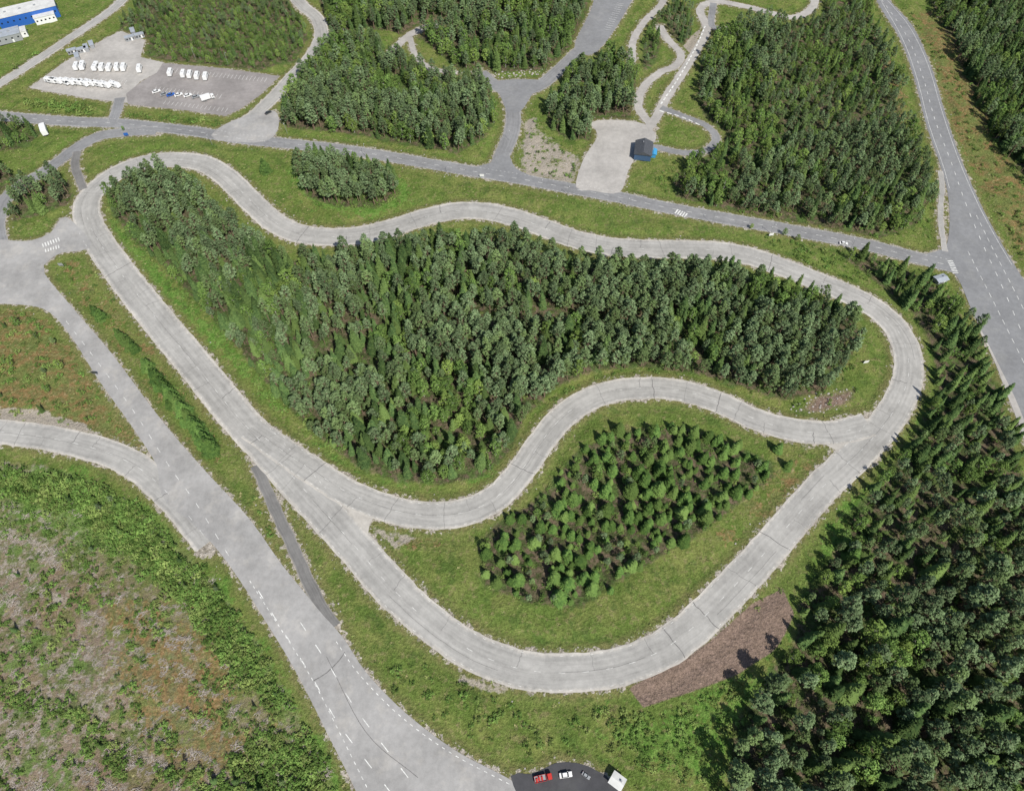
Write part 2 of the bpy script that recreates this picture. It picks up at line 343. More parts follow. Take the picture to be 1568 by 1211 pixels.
f=np.clip((RD-2)/9,0,1); f=f*f*(3-2*f)
Z=Z*f-.6*np.exp(-((RD-4.5)/2.0)**2)*(RD>1.6); Z=np.where(RD<1.6,-.03,np.minimum(Z,np.where(RD<6,.02+(RD-1.6)*.15,9)))
fx=[-7000,-3500,-1800,-900]; fy0=[-4000,-1500,-400]; fy1=[1100,2000,4500,9000]
ax=np.array(fx+list(gx)+[-v for v in fx[::-1]]); ay=np.array(fy0+list(gy)+fy1)
def padc(A,val):
    return np.pad(A,((len(fy0),len(fy1)),(len(fx),len(fx))),constant_values=val)
AX,AY=np.meshgrid(ax,ay); AZ=padc(Z,-.1); nx,ny=len(ax),len(ay)
me=bpy.data.meshes.new("ground"); nv=nx*ny
me.vertices.add(nv); me.vertices.foreach_set('co',np.stack([AX,AY,AZ],-1).ravel().astype(np.float32))
idx=np.arange(nv).reshape(ny,nx); q=np.stack([idx[:-1,:-1],idx[:-1,1:],idx[1:,1:],idx[1:,:-1]],-1).reshape(-1,4)
me.loops.add(q.size); me.loops.foreach_set('vertex_index',q.ravel().astype(np.int32))
me.polygons.add(len(q)); me.polygons.foreach_set('loop_start',(np.arange(len(q))*4).astype(np.int32))
me.update(calc_edges=True); me.polygons.foreach_set('use_smooth',[True]*len(q))
def at_col(name,a,b,c):
    A=me.attributes.new(name,'FLOAT_COLOR','POINT'); A.data.foreach_set('color',np.stack([a,b,c,np.ones_like(a)],-1).ravel().astype(np.float32))
at_col('zoneA',padc(zf,1),padc(zc,0),padc(zo,0)); at_col('zoneB',padc(zs,0),padc(zl,0),padc(zg,0))
A=me.attributes.new('road_d','FLOAT','POINT'); A.data.foreach_set('value',padc(np.clip(RD,-10,60),60).ravel().astype(np.float32))
ground=bpy.data.objects.new("ground",me); scene.collection.objects.link(ground)
b=NB("ground_vegetation",diffuse=True)
def sep(nm):
    k=b.n("ShaderNodeSeparateColor"); b.l(b.attr(nm,'Color'),k.inputs[0]); return k.outputs
za=sep('zoneA'); zb=sep('zoneB'); rd=b.attr('road_d')
nL=b.noise(.018,3,.6); nM=b.noise(.09,4,.65,5); nM2=b.noise(.16,3,.6,11); nF=b.noise(.8,4,.7,2); nS=b.noise(3.0,1,.7,7); nX=b.noise(.35,4,.7,17)
g=b.mix(b.rng(nM,.38,.62),(.105,.155,.036),(.175,.20,.06))
g=b.mix(b.rng(nL,.42,.6,0,.6),g,(.12,.18,.042))
g=b.mix(b.rng(nX,.52,.66,0,.65),g,(.235,.205,.10))
g=b.mix(b.rng(nM2,.53,.66,0,.65),g,(.072,.12,.03))
lus=b.mix(b.rng(nX,.4,.6),(.09,.18,.034),(.145,.235,.055))
def m(z,amp=.5):
    v=b.math('ADD',z,b.math('MULTIPLY',b.math('SUBTRACT',nM2,.5),amp*1.6)); v=b.math('ADD',v,b.math('MULTIPLY',b.math('SUBTRACT',nF,.5),amp)); return b.rng(v,.38,.62)
def gate(z,v): return b.math('MULTIPLY',b.math('MINIMUM',b.math('MULTIPLY',z,4.0),1.0),v)
g=b.mix(gate(zb[1],m(zb[1],.9)),g,lus)
ff=b.mix(b.rng(nX,.4,.62),(.06,.075,.03),(.15,.115,.08)); ff=b.mix(b.rng(nM2,.48,.63,0,.8),ff,(.085,.14,.038))
g=b.mix(gate(za[0],m(za[0],.4)),g,ff)
cc=b.mix(b.rng(nM,.38,.56),(.12,.15,.055),(.25,.195,.145))
cc=b.mix(b.rng(nX,.49,.60,0,.85),cc,(.35,.305,.265)); cc=b.mix(b.rng(nF,.50,.64,0,.8),cc,(.10,.115,.045)); cc=b.mix(b.rng(nM2,.52,.62,0,.85),cc,(.11,.175,.045)); cc=b.mix(b.rng(nL,.5,.62,0,.5),cc,(.20,.14,.085))
g=b.mix(gate(za[1],b.math('MULTIPLY',m(za[1],.4),b.math('SUBTRACT',1.0,b.math('MULTIPLY',zb[1],.85)))),g,cc)
oo=b.mix(b.rng(nX,.4,.6),(.25,.155,.075),(.16,.15,.06)); oo=b.mix(b.rng(nF,.55,.7,0,.7),oo,(.32,.24,.16)); oo=b.mix(b.rng(nM,.47,.58,0,.7),oo,(.12,.17,.05))
g=b.mix(gate(za[2],b.math('MULTIPLY',m(za[2],1.0),.85)),g,oo)
vg=b.mix(b.rng(nX,.4,.6),(.195,.17,.08),(.125,.155,.045))
g=b.mix(b.rng(b.math('ADD',rd,b.math('MULTIPLY',nM2,5.0)),3.5,7.5,.75,0),g,vg)
gr=b.mix(b.rng(nF,.35,.65),(.27,.24,.19),(.42,.38,.33))
sh=b.math('SUBTRACT',rd,b.math('ADD',b.rng(nX,.38,.66,-.9,2.0),b.rng(nF,.3,.7,-.5,.5)))
g=b.mix(b.rng(sh,-.25,.35,1,0),g,gr)
g=b.mix(gate(zb[2],m(zb[2],.7)),g,b.mix(b.rng(nF,.4,.6),(.42,.37,.31),(.30,.27,.22)))
so_=b.mix(b.rng(nX,.35,.65),(.24,.175,.14),(.20,.147,.115))
g=b.mix(gate(zb[0],m(zb[0],.25)),g,so_)
fine=b.math('MULTIPLY',b.rng(nF,.25,.75,.6,1.42,False),b.rng(nS,.25,.75,.64,1.4,False))
b.col(b.scalec(g,fine)); b.bump(nF,1.0,1.0)
me.materials.append(b.m)
# ---------------------------------------------------------------- foliage materials
def leafmat(name,ca,cb,cc,lo=.66,hi=1.38):
    b=NB(name,diffuse=True); oi=b.n("ShaderNodeObjectInfo").outputs['Random']
    n=b.noise(.9,0,.5); c=b.mix(b.rng(n,.35,.65),ca,cb)
    c=b.mix(b.rng(oi,.45,1.0,0,.85),c,cc)
    r2=b.math('FRACT',b.math('MULTIPLY',oi,17.3)); c=b.scalec(c,b.rng(r2,0,1,lo,hi,False))
    b.col(c); return b.m
M_spr=leafmat("spruce_needles",(.06,.108,.038),(.105,.165,.054),(.13,.19,.055))
M_yng=leafmat("young_spruce_needles",(.066,.125,.034),(.108,.185,.046),(.14,.21,.058))
M_pin=leafmat("pine_needles",(.10,.15,.07),(.165,.225,.112),(.135,.195,.07))
M_bir=leafmat("birch_leaves",(.095,.165,.042),(.155,.24,.064),(.19,.265,.066))
M_shr=leafmat("shrub_leaves",(.10,.175,.042),(.155,.245,.06),(.21,.26,.08))
M_bark=flat("bark",(.2,.14,.10),.9,.3,3); M_barkw=flat("birch_bark",(.4,.38,.35),.8,.3,3); M_dead=flat("dead_wood",(.36,.32,.28),.9,.3,3)
class TB:
    def __init__(s,seed): s.v=[];s.f=[];s.m=[];s.r=random.Random(seed)
    def cone(s,a,b,ra,rb,n=5,mi=0):
        a=Vector(a);b=Vector(b);d=(b-a).normalized(); x=d.orthogonal().normalized(); y=d.cross(x); k=len(s.v)
        for c,r in ((a,ra),(b,rb)):
            for i in range(n):
                t=2*math.pi*i/n; s.v.append(c+x*math.cos(t)*r+y*math.sin(t)*r)
        for i in range(n): s.f.append((k+i,k+(i+1)%n,k+n+(i+1)%n,k+n+i)); s.m.append(mi)
    def tri(s,a,b,c,mi=1):
        k=len(s.v); s.v+=[Vector(a),Vector(b),Vector(c)]; s.f.append((k,k+1,k+2)); s.m.append(mi)
    def leafs(s,c,rad,n,size,flatz=.7,up=.5):
        c=Vector(c); r=s.r
        for _ in range(n):
            d=Vector((r.gauss(0,1),r.gauss(0,1),r.gauss(0,1))).normalized()
            nrm=(d*1.1+Vector((r.uniform(-.8,.8),r.uniform(-.8,.8),r.uniform(-.3,.8)+up))).normalized(); d=d*rad*(.35+.65*r.random()**.5); d.z*=flatz
            x=nrm.orthogonal().normalized(); y=nrm.cross(x)
            a=r.uniform(0,6.28); x,y=x*math.cos(a)+y*math.sin(a),y*math.cos(a)-x*math.sin(a); sz=size*r.uniform(.6,1.3); p=c+d
            s.tri(p-x*sz*.5-y*sz*.3,p+x*sz*.5-y*sz*.3,p+y*sz*.6)
def spruce(seed,h,R):
    t=TB(seed); r=t.r; t.cone((0,0,-.3),(0,0,h*.97),.22,.03)
    z=h*.07; 
    while z<h*.985:
        q=z/h; Rz=R*((1-q)**.68)*r.uniform(.8,1.14)+.15; nb=max(4,int(8*(1-q)+4)); a0=r.uniform(0,6.28)
        for i in range(nb):
            a=a0+6.283*i/nb+r.uniform(-.25,.25); L=Rz*r.uniform(.62,1.22); dr=-.22*L+(.35*L if q>.8 else 0)
            d=Vector((math.cos(a),math.sin(a),0)); s=Vector((-d.y,d.x,0)); o=Vector((0,0,z)); 
            w=L*.26+.12; m1=o+d*L*.5+Vector((0,0,dr*.25)); tip=o+d*L+Vector((0,0,dr))
            t.tri(o+d*.1,m1+s*w,m1-s*w*.2); t.tri(o+d*.1,m1-s*w,m1+s*w*.2); t.tri(m1+s*w*.9+Vector((0,0,-.1)),m1-s*w*.1,tip+s*w*.35); t.tri(m1-s*w*.9+Vector((0,0,-.1)),tip-s*w*.3,m1+s*w*.1)
            if L>1:
                for sg in (1,-1):
                    p=o+d*L*r.uniform(.55,.75)+Vector((0,0,dr*.5)); t.tri(p-d*.15,p+d*.25,p+s*sg*w*1.5+d*L*.15+Vector((0,0,-.25)))
        z+=max(.34,h*.036*(1.1-.4*q))
    t.tri((.07,0,h*.93),(-.07,.05,h*.93),(0,0,h*1.02)); t.tri((0,.07,h*.93),(0,-.07,h*.93),(0,0,h*1.02))
    return t
def pine(seed,h,R):
    t=TB(seed); r=t.r; lx,ly=r.uniform(-.5,.5),r.uniform(-.5,.5)
    t.cone((0,0,-.3),(lx*.5,ly*.5,h*.5),.26,.18,6); t.cone((lx*.5,ly*.5,h*.5),(lx,ly,h*.97),.18,.05,5)
    n=34
    for i in range(n):
        q=(i+.5)/n; z=h*(.38+.58*q); prof=min(1,.6+q*1.8)*(1-q**1.6)**.6
        Rz=R*max(.12,prof)*r.uniform(.45,1.12); a=i*2.4+r.uniform(-.5,.5); c=Vector((lx*z/h+math.cos(a)*Rz,ly*z/h+math.sin(a)*Rz,z+r.uniform(-.4,.4)))
        t.cone((lx*z/h,ly*z/h,z-.5),c,.06,.02,3); t.leafs(c,r.uniform(.6,1.0)*(1.12-.3*q),25,.56,.6,.5)
    t.leafs((lx,ly,h*.97),.5,18,.45,1.2,.3); return t
def broad(seed,h,R,nc=42):
    t=TB(seed); r=t.r; t.cone((0,0,-.3),(0,0,h*.45),.2,.14,6); t.cone((0,0,h*.45),(.2,.1,h*.85),.14,.03,5)
    for i in range(nc):
        q=(i+.5)/nc; z=h*(.2+.74*q); prof=math.sqrt(max(.02,1-(2*q-.75)**2/1.6)) if q>.1 else .7
        Rz=R*prof*r.uniform(.3,1.08); a=i*2.4+r.uniform(-.5,.5); c=Vector((math.cos(a)*Rz,math.sin(a)*Rz,z+r.uniform(-.4,.4)))
        if i%3==0: t.cone((0,0,z*.8),c,.06,.02,3)
        t.leafs(c,r.uniform(.6,1.1),24,.52,.8,.4)
    return t
def shrub(seed,h,R):
    t=TB(seed); r=t.r
    for i in range(8):
        a=r.uniform(0,6.28); q=r.random()**.6*R; c=Vector((math.cos(a)*q,math.sin(a)*q,h*r.uniform(.25,.8))); t.cone((0,0,-.1),c,.04,.02,3); t.leafs(c,R*.45,15,.4,.8,.6)
    return t
def tuft(seed):
    t=TB(seed); r=t.r
    for i in range(16):
        a=r.uniform(0,6.28); q=r.random()*.5; p=Vector((math.cos(a)*q,math.sin(a)*q,-.03)); d=Vector((math.cos(a)*.4,math.sin(a)*.4,r.uniform(.25,.55))); s=Vector((-math.sin(a),math.cos(a),0))*.13
        t.tri(p-s,p+s,p+d)
    return t
def debris(seed):
    t=TB(seed); r=t.r
    for i in range(13):
        a=r.gauss(.4,.7); L=r.uniform(.8,3.0); p=Vector((r.uniform(-1.3,1.3),r.uniform(-1.3,1.3),r.uniform(.03,.3))); d=Vector((math.cos(a),math.sin(a),r.uniform(-.1,.15)))*L
        t.cone(p,p+d,r.uniform(.06,.15),.03,4,0)
    t.cone((.3,.2,-.1),(.3,.2,.45),.24,.2,7,0); return t
import bmesh
from mathutils import noise as mnoise
def rock(seed):
    t=TB(seed); r=t.r
    bm=bmesh.new(); bmesh.ops.create_icosphere(bm,subdivisions=2,radius=.5)
    o=Vector((r.random()*9,r.random()*9,0))
    for v in bm.verts: v.co*=1+.5*mnoise.noise(v.co*1.6+o); v.co.z*=.7
    t.v=[v.co.copy() for v in bm.verts]; t.f=[tuple(x.index for x in f.verts) for f in bm.faces]; t.m=[0]*len(t.f); bm.free(); return t
PROTO={}
def register(kind,name,builders,mats):
    c=bpy.data.collections.new(kind+"_stock"); L=[]
    for t in builders:
        o=mesh_obj(name,t.v,t.f,mats,t.m,link=False); c.objects.link(o); L.append(o.data)
    PROTO[kind]=(c,L,name)
register('spruce','spruce_tree',[spruce(i,13+i*.6,2.6+.15*(i%3)) for i in range(5)],[M_bark,M_spr])
register('young','young_spruce_tree',[spruce(20+i,6.8+i*.6,2.3) for i in range(4)],[M_bark,M_yng])
register('pine','pine_tree',[pine(40+i,13.5+i*.5,2.5+.18*(i%3)) for i in range(6)],[M_bark,M_pin])
register('birch','birch_tree',[broad(60+i,10.5+i*.6,2.4+.12*i) for i in range(5)],[M_barkw,M_bir])
register('shrub','shrub',[shrub(80+i,1.8,1.3) for i in range(4)],[M_bark,M_shr])
M_tuft=leafmat("tall_grass",(.145,.195,.05),(.205,.235,.085),(.28,.24,.13))
register('tuft','grass_tuft',[tuft(100+i) for i in range(3)],[M_tuft,M_tuft])
register('debris','brushwood',[debris(120+i) for i in range(4)],[M_dead])
M_rock=flat("granite",(.36,.335,.31),.9,.25,1.5); register('rock','boulder',[rock(130+i) for i in range(4)],[M_rock])
def nodegroup(kind):
    c=PROTO[kind][0]; ng=bpy.data.node_groups.new("scatter_"+kind,'GeometryNodeTree')
    ng.interface.new_socket("Geometry",in_out='INPUT',socket_type='NodeSocketGeometry'); ng.interface.new_socket("Geometry",in_out='OUTPUT',socket_type='NodeSocketGeometry')
    gi=ng.nodes.new('NodeGroupInput'); go=ng.nodes.new('NodeGroupOutput'); ip=ng.nodes.new('GeometryNodeInstanceOnPoints'); ci=ng.nodes.new('GeometryNodeCollectionInfo')
    ci.inputs['Collection'].default_value=c; ci.inputs['Separate Children'].default_value=True; ci.inputs['Reset Children'].default_value=True
    def na(n,ty):
        k=ng.nodes.new('GeometryNodeInputNamedAttribute'); k.data_type=ty; k.inputs['Name'].default_value=n; return k.outputs['Attribute']
    l=ng.links.new; l(gi.outputs[0],ip.inputs['Points']); l(ci.outputs[0],ip.inputs['Instance']); ip.inputs['Pick Instance'].default_value=True
    l(na('idx','INT'),ip.inputs['Instance Index']); l(na('scl','FLOAT_VECTOR'),ip.inputs['Scale'])
    rot=na('rot','FLOAT_VECTOR'); e=ng.nodes.new('FunctionNodeEulerToRotation'); l(rot,e.inputs[0]); l(e.outputs[0],ip.inputs['Rotation'])
    l(ip.outputs[0],go.inputs[0]); return ng
NG={}; STORE={}; COUNT=0
def plant(name,kind,xy,smin,smax,lean=.04):
    n=len(xy)
    if n==0: return
    xy=np.array(xy); s=np.random.uniform(smin,smax,n)*(1+.3*(vnoise(xy[:,0],xy[:,1],18,8)-.5))
    STORE.setdefault((name,kind),[]).append(np.column_stack([xy,s,np.full(n,lean)]))
def flush():
    global COUNT
    for (name,kind),L in STORE.items():
        A=np.vstack(L); n=len(A); COUNT+=n; xy=A[:,:2]; s=A[:,2]; z=sample(Z,xy[:,0],xy[:,1])-.05
        me=bpy.data.meshes.new(name); me.vertices.add(n); me.vertices.foreach_set('co',np.column_stack([xy,z]).ravel().astype(np.float32))
        w=s*np.random.uniform(.85,1.25,n)
        a=me.attributes.new('scl','FLOAT_VECTOR','POINT'); a.data.foreach_set('vector',np.column_stack([w,w,s]).ravel().astype(np.float32))
        rz=np.random.uniform(0,6.28,n)
        if kind=='debris': rz=np.random.normal(0,.35,n)
        a=me.attributes.new('rot','FLOAT_VECTOR','POINT'); a.data.foreach_set('vector',np.column_stack([np.random.normal(0,.04,n),np.random.normal(0,.04,n),rz]).ravel().astype(np.float32))
        a=me.attributes.new('idx','INT','POINT'); a.data.foreach_set('value',np.random.randint(0,len(PROTO[kind][1]),n).astype(np.int32))
        o=bpy.data.objects.new(name,me); scene.collection.objects.link(o)
        if kind not in NG: NG[kind]=nodegroup(kind)
        md=o.modifiers.new("scatter",'NODES'); md.node_group=NG[kind]
def pts_in(px,sp,rmin=2.0,jit=.45,dens=1.0,holes=None):
    P=WL(px); xs=[p[0] for p in P]; ys=[p[1] for p in P]
    X,Y=np.meshgrid(np.arange(min(xs),max(xs),sp),np.arange(min(ys),max(ys),sp*.87)); X[::2]+=sp/2
    X=X+np.random.uniform(-jit,jit,X.shape)*sp; Y=Y+np.random.uniform(-jit,jit,Y.shape)*sp
    k=inside(P,X,Y)&(sample(RD,X,Y)>rmin)&(np.random.rand(*X.shape)<dens)
    if holes is not None: k&=vnoise(X,Y,holes[0],holes[2] if len(holes)>2 else 5)<holes[1]
    return np.column_stack([X[k],Y[k]])
def split(xy,wts,scale=30,seed=11):
    v=vnoise(xy[:,0],xy[:,1],scale,seed)*.6+np.random.rand(len(xy))*.4; r=np.argsort(np.argsort(v))/max(1,len(v)); out=[];a=0
    for w in wts: out.append(xy[(r>=a)&(r<a+w)]); a+=w
    return out
def inpx(xy,px): return inside(WL(px),xy[:,0],xy[:,1])
def mixed(c,mix,s,sc=30):
    a,b_,c_=split(c,mix,sc); plant("pine_forest",'pine',a,*s); plant("spruce_forest",'spruce',b_,s[0]*.8,s[1]); plant("birch_forest",'birch',c_,s[0]*.85,s[1]*1.05)
# central wood
c=pts_in(FOR['central'],4.9,4.5,holes=(10,.89))
hole=[(722,476),(765,480),(755,503),(720,500)]; h2=[(810,468),(872,478),(882,495),(820,496)]; c=c[~(inpx(c,hole)|inpx(c,h2))]
low=inpx(c,[(560,560),(760,560),(800,640),(760,740),(560,740),(600,640)]); lft=inpx(c,[(150,290),(200,330),(420,560),(520,690),(600,740),(470,665),(200,400)])&~low
rest=c[~(low|lft)]; right=rest[:,0]>W(640,500)[0]
mixed(rest[right],(.78,.15,.07),(.78,1.15)); mixed(rest[~right],(.55,.37,.08),(.72,1.15)); mixed(c[lft],(.35,.45,.2),(.5,.95)); mixed(c[low],(.35,.3,.35),(.7,1.1))
# island plantation
c=pts_in(FOR['island'],4.9,4,.47,.95,(7,.87)); a,bb,dd=split(c,(.76,.12,.12),12); plant("young_spruce_plantation",'young',a,.5,1.3); plant("pine_forest",'pine',bb,.45,.65); plant("birch_forest",'birch',dd,.35,.65)
plant("shrub_thicket",'shrub',pts_in(FOR['island'],4,4,.5,.45),.4,1.0)
def wood(key,sp,mix,rm=3.5,s=(.75,1.1),holes=None): mixed(pts_in(FOR[key],sp,rm,holes=holes),mix,s)
wood('clump',4.8,(.85,.12,.03),4,(.8,1.15)); wood('nw',4.9,(.6,.15,.25),holes=(9,.92)); wood('north',5.3,(.5,.22,.28),4,holes=(9,.9)); wood('mid',5.2,(.5,.28,.22),3,holes=(7,.9))
wood('mid2',5.3,(.5,.25,.25),2.5,(.45,.75)); wood('ne',5.2,(.35,.42,.23),4,holes=(9,.92))
c=pts_in(FOR['east'],5.1,3.5,holes=(8,.82)); tl=inpx(c,[(1060,20),(1200,40),(1200,130),(1100,200),(1060,160)])|inpx(c,[(1020,230),(1420,200),(1430,370),(1020,330)])
mixed(c[tl],(.55,.2,.25),(.65,1.0)); mixed(c[~tl],(.4,.12,.48),(.45,.78)); plant("shrub_thicket",'shrub',pts_in(FOR['east'],4.5,3,.5,.4),.5,1.3)
lowpx=[(1180,960),(1420,880),(1700,800),(1900,1300),(1080,1300),(1130,1110)]
c=pts_in(FOR['se'],5.3,5,holes=(9,.84)); c=c[~inpx(c,lowpx)]; up=inpx(c,[(1280,380),(1500,380),(1600,700),(1380,730),(1400,500)])
mixed(c[up],(.15,.68,.17),(.5,.95)); mixed(c[~up],(.4,.35,.25),(.5,1.05),16)
c=pts_in(FOR['se'],6.5,5,holes=(10,.89)); c=c[inpx(c,lowpx)]; mixed(c,(.7,.2,.1),(.9,1.35),20)
c=pts_in(FOR['se'],7,5,.5,.6); mixed(c[inpx(c,lowpx)],(.1,.4,.5),(.3,.6))
c=pts_in(FOR['park'],4.8,4); a,b_,c_=split(c,(.15,.05,.8)); plant("birch_forest",'birch',c_,.35,.6); plant("pine_forest",'pine',a,.4,.6); plant("spruce_forest",'spruce',b_,.4,.6)
wood('west',5.6,(.85,.12,.03),4,(.7,1.0)); wood('w2',5.5,(.5,.3,.2),3,(.6,.9)); 
SH="shrub_thicket"
plant(SH,'shrub',pts_in([(30,150),(140,165),(140,178),(40,165)],3.5,1),1.0,2.0); plant(SH,'shrub',pts_in([(190,172),(340,186),(330,192),(195,180)],3.5,1),.7,1.5); plant(SH,'shrub',pts_in([(0,118),(160,20),(165,28),(10,125)],4,.8),.8,1.8)
ring=[]
for px in ([(-160,-60),(-110,-60),(-80,170),(-180,200)],[(-140,-180),(1720,-180),(1720,-65),(-140,-65)],[(-260,480),(-70,480),(-90,640),(-260,640)],[(-260,200),(-90,200),(-80,350),(-260,350)]):
    ring.append(pts_in(px,7,3))
mixed(np.vstack(ring),(.4,.35,.25),(.8,1.1))
band=[(120,735),(215,770),(275,825),(340,910),(400,1000),(440,1080),(410,1090),(340,1010),(265,910),(185,830),(110,785),(0,755),(0,715)]
plant(SH,'shrub',pts_in(band,2.4,5),.8,1.9); mixed(pts_in(band,7,5,.5,.6),(.05,.15,.8),(.2,.4))
plant(SH,'shrub',pts_in([(400,1110),(490,1130),(520,1240),(330,1240),(240,1185),(340,1175)],2.8,5),.8,1.8)
plant(SH,'shrub',pts_in([(-60,1030),(40,1060),(130,1085),(170,1130),(200,1190),(180,1195),(150,1140),(110,1100),(-60,1075)],2.4,5),.6,1.3)
plant(SH,'shrub',pts_in([(-60,760),(120,790),(220,860),(180,880),(60,830),(-60,820)],3,5,.5,.7),.5,1.2)
plant(SH,'shrub',pts_in(CLEAR,3.4,6,.5,.75,(14,.58,21)),.4,1.3); plant(SH,'shrub',pts_in(CLEAR,5.5,6,.5,.5),.3,.9)
mixed(pts_in([(-100,1150),(10,1180),(50,1260),(-100,1300)],5.5,5),(.3,.4,.3),(.5,.8)); mixed(pts_in([(330,1190),(480,1200),(500,1260),(300,1260)],6,5),(.1,.4,.5),(.3,.5)); mixed(pts_in(CLEAR,14,8,.5,.35),(.1,.3,.6),(.15,.4))
c=pts_in(CLEAR,2.8,6,.5,.8,(16,.62,33)); k=np.sin((c[:,0]*.45+c[:,1]*.89)/1.6+3*vnoise(c[:,0],c[:,1],20,4))>-.15; plant("brushwood",'debris',c[k],.5,1.2)
plant(SH,'shrub',pts_in(LEFTP,4.0,3,.5,.6),.4,1.4); mixed(pts_in(LEFTP,12,5,.5,.6),(.3,.3,.4),(.25,.5))
for px,dn in (([(930,1090),(1030,1085),(1130,1045),(1190,1040),(1120,1130),(1130,1230),(940,1160)],.85),([(1225,930),(1290,800),(1330,760),(1260,900),(1215,980)],.8),([(160,300),(200,350),(330,480),(450,620),(560,715),(540,725),(420,620),(280,470),(165,340)],.7),([(1000,280),(1040,240),(1020,300)],.8),([(1200,620),(1260,590),(1310,540),(1330,570),(1300,620)],.35),([(540,1010),(640,1085),(760,1150),(900,1160),(930,1090),(780,1080),(650,1020)],.35),([(780,700),(850,600),(960,560),(1060,568),(1200,612),(1060,582),(920,575),(820,650)],.35),
   ([(450,255),(480,315),(560,328),(620,305),(600,280)],.7),([(1385,0),(1500,160),(1568,260),(1568,400),(1470,200)],.3),([(1150,355),(1290,385),(1360,430),(1300,430),(1200,385)],.7),([(350,700),(430,860),(480,920),(440,850),(390,760)],.5),([(1360,340),(1440,300),(1425,370),(1380,375)],.2),([(1400,400),(1440,410),(1500,520),(1440,470)],.8),([(85,395),(130,395),(250,560),(340,690),(300,680),(180,530)],.2),([(1120,940),(1230,880),(1330,720),(1400,660),(1290,850),(1220,930)],.2)):
    plant(SH,'shrub',pts_in(px,3.0,2.2,.5,dn),.35,1.2)
for k in FOR: plant("undergrowth",'shrub',pts_in(FOR[k],6,3,.5,.45),.4,1.0)
allp=[(-30,-20),(1600,-20),(1640,1230),(-40,1230)]
t=pts_in(allp,3.9,.7,.5,.6); k=(sample(zf,t[:,0],t[:,1])<.5)&(sample(zs,t[:,0],t[:,1])<.3); plant("tall_grass",'tuft',t[k],.6,1.4)
t=pts_in(allp,4.0,-.2,.5,.5); d=sample(RD,t[:,0],t[:,1]); plant("roadside_boulders",'rock',t[(d<5)&(d>.6)&(np.random.rand(len(t))<.3)],.25,.8)
plant("roadside_boulders",'rock',pts_in([(1205,625),(1250,598),(1310,590),(1300,620),(1250,635)],2.4,2),.4,1.2)
plant("roadside_boulders",'rock',pts_in([(750,112),(840,104),(850,112),(760,120)],2.4,1),.6,1.6); plant("roadside_boulders",'rock',pts_in([(795,225),(830,205),(880,240),(870,270),(800,260)],6,1),.5,1.2)
plant(SH,'shrub',pts_in([(795,265),(800,185),(830,180),(880,240),(880,280)],4,1,.5,.6),.4,1.2)
flush()
def tree(kind,u,v,s):
    x,y=W(u,v); _,L,nm=PROTO[kind]; o=bpy.data.objects.new(nm,random.choice(L)); scene.collection.objects.link(o)
    o.location=(x,y,float(sample(Z,x,y))-.05); o.scale=(s*random.uniform(1.0,1.3),s*random.uniform(1.0,1.3),s); o.rotation_euler=(0,0,random.uniform(0,6.28))
for u,v,s in ((155,487,1.3),(146,478,.8),(184,516,1.),(192,524,1.1),(200,532,1.2),(209,538,1.),(228,563,1.2),(235,573,1.),(242,583,1.3),(250,591,1.2),(257,600,1.3),(264,608,1.2),(271,617,1.4),(278,626,1.2),(285,635,1.4),(292,644,1.3),(299,653,1.4),(306,662,1.5),(313,671,1.3),(320,681,1.5),(325,692,1.6),(308,680,1.2),(284,650,.9),(262,624,.9),(243,598,.8),(408,264,1.4),(1205,715,1.),(1190,690,.9),(1290,835,1.2),(1300,855,1.3),(935,905,.6)):
    tree('young',u,v,s)
for u,v,s in ((30,500,.6),(95,565,.55),(75,600,.45),(20,560,.45),(190,200,.3),(1200,360,.45),(1220,368,.4),(1150,350,.35),(15,330,.5)): tree('birch',u,v,s)
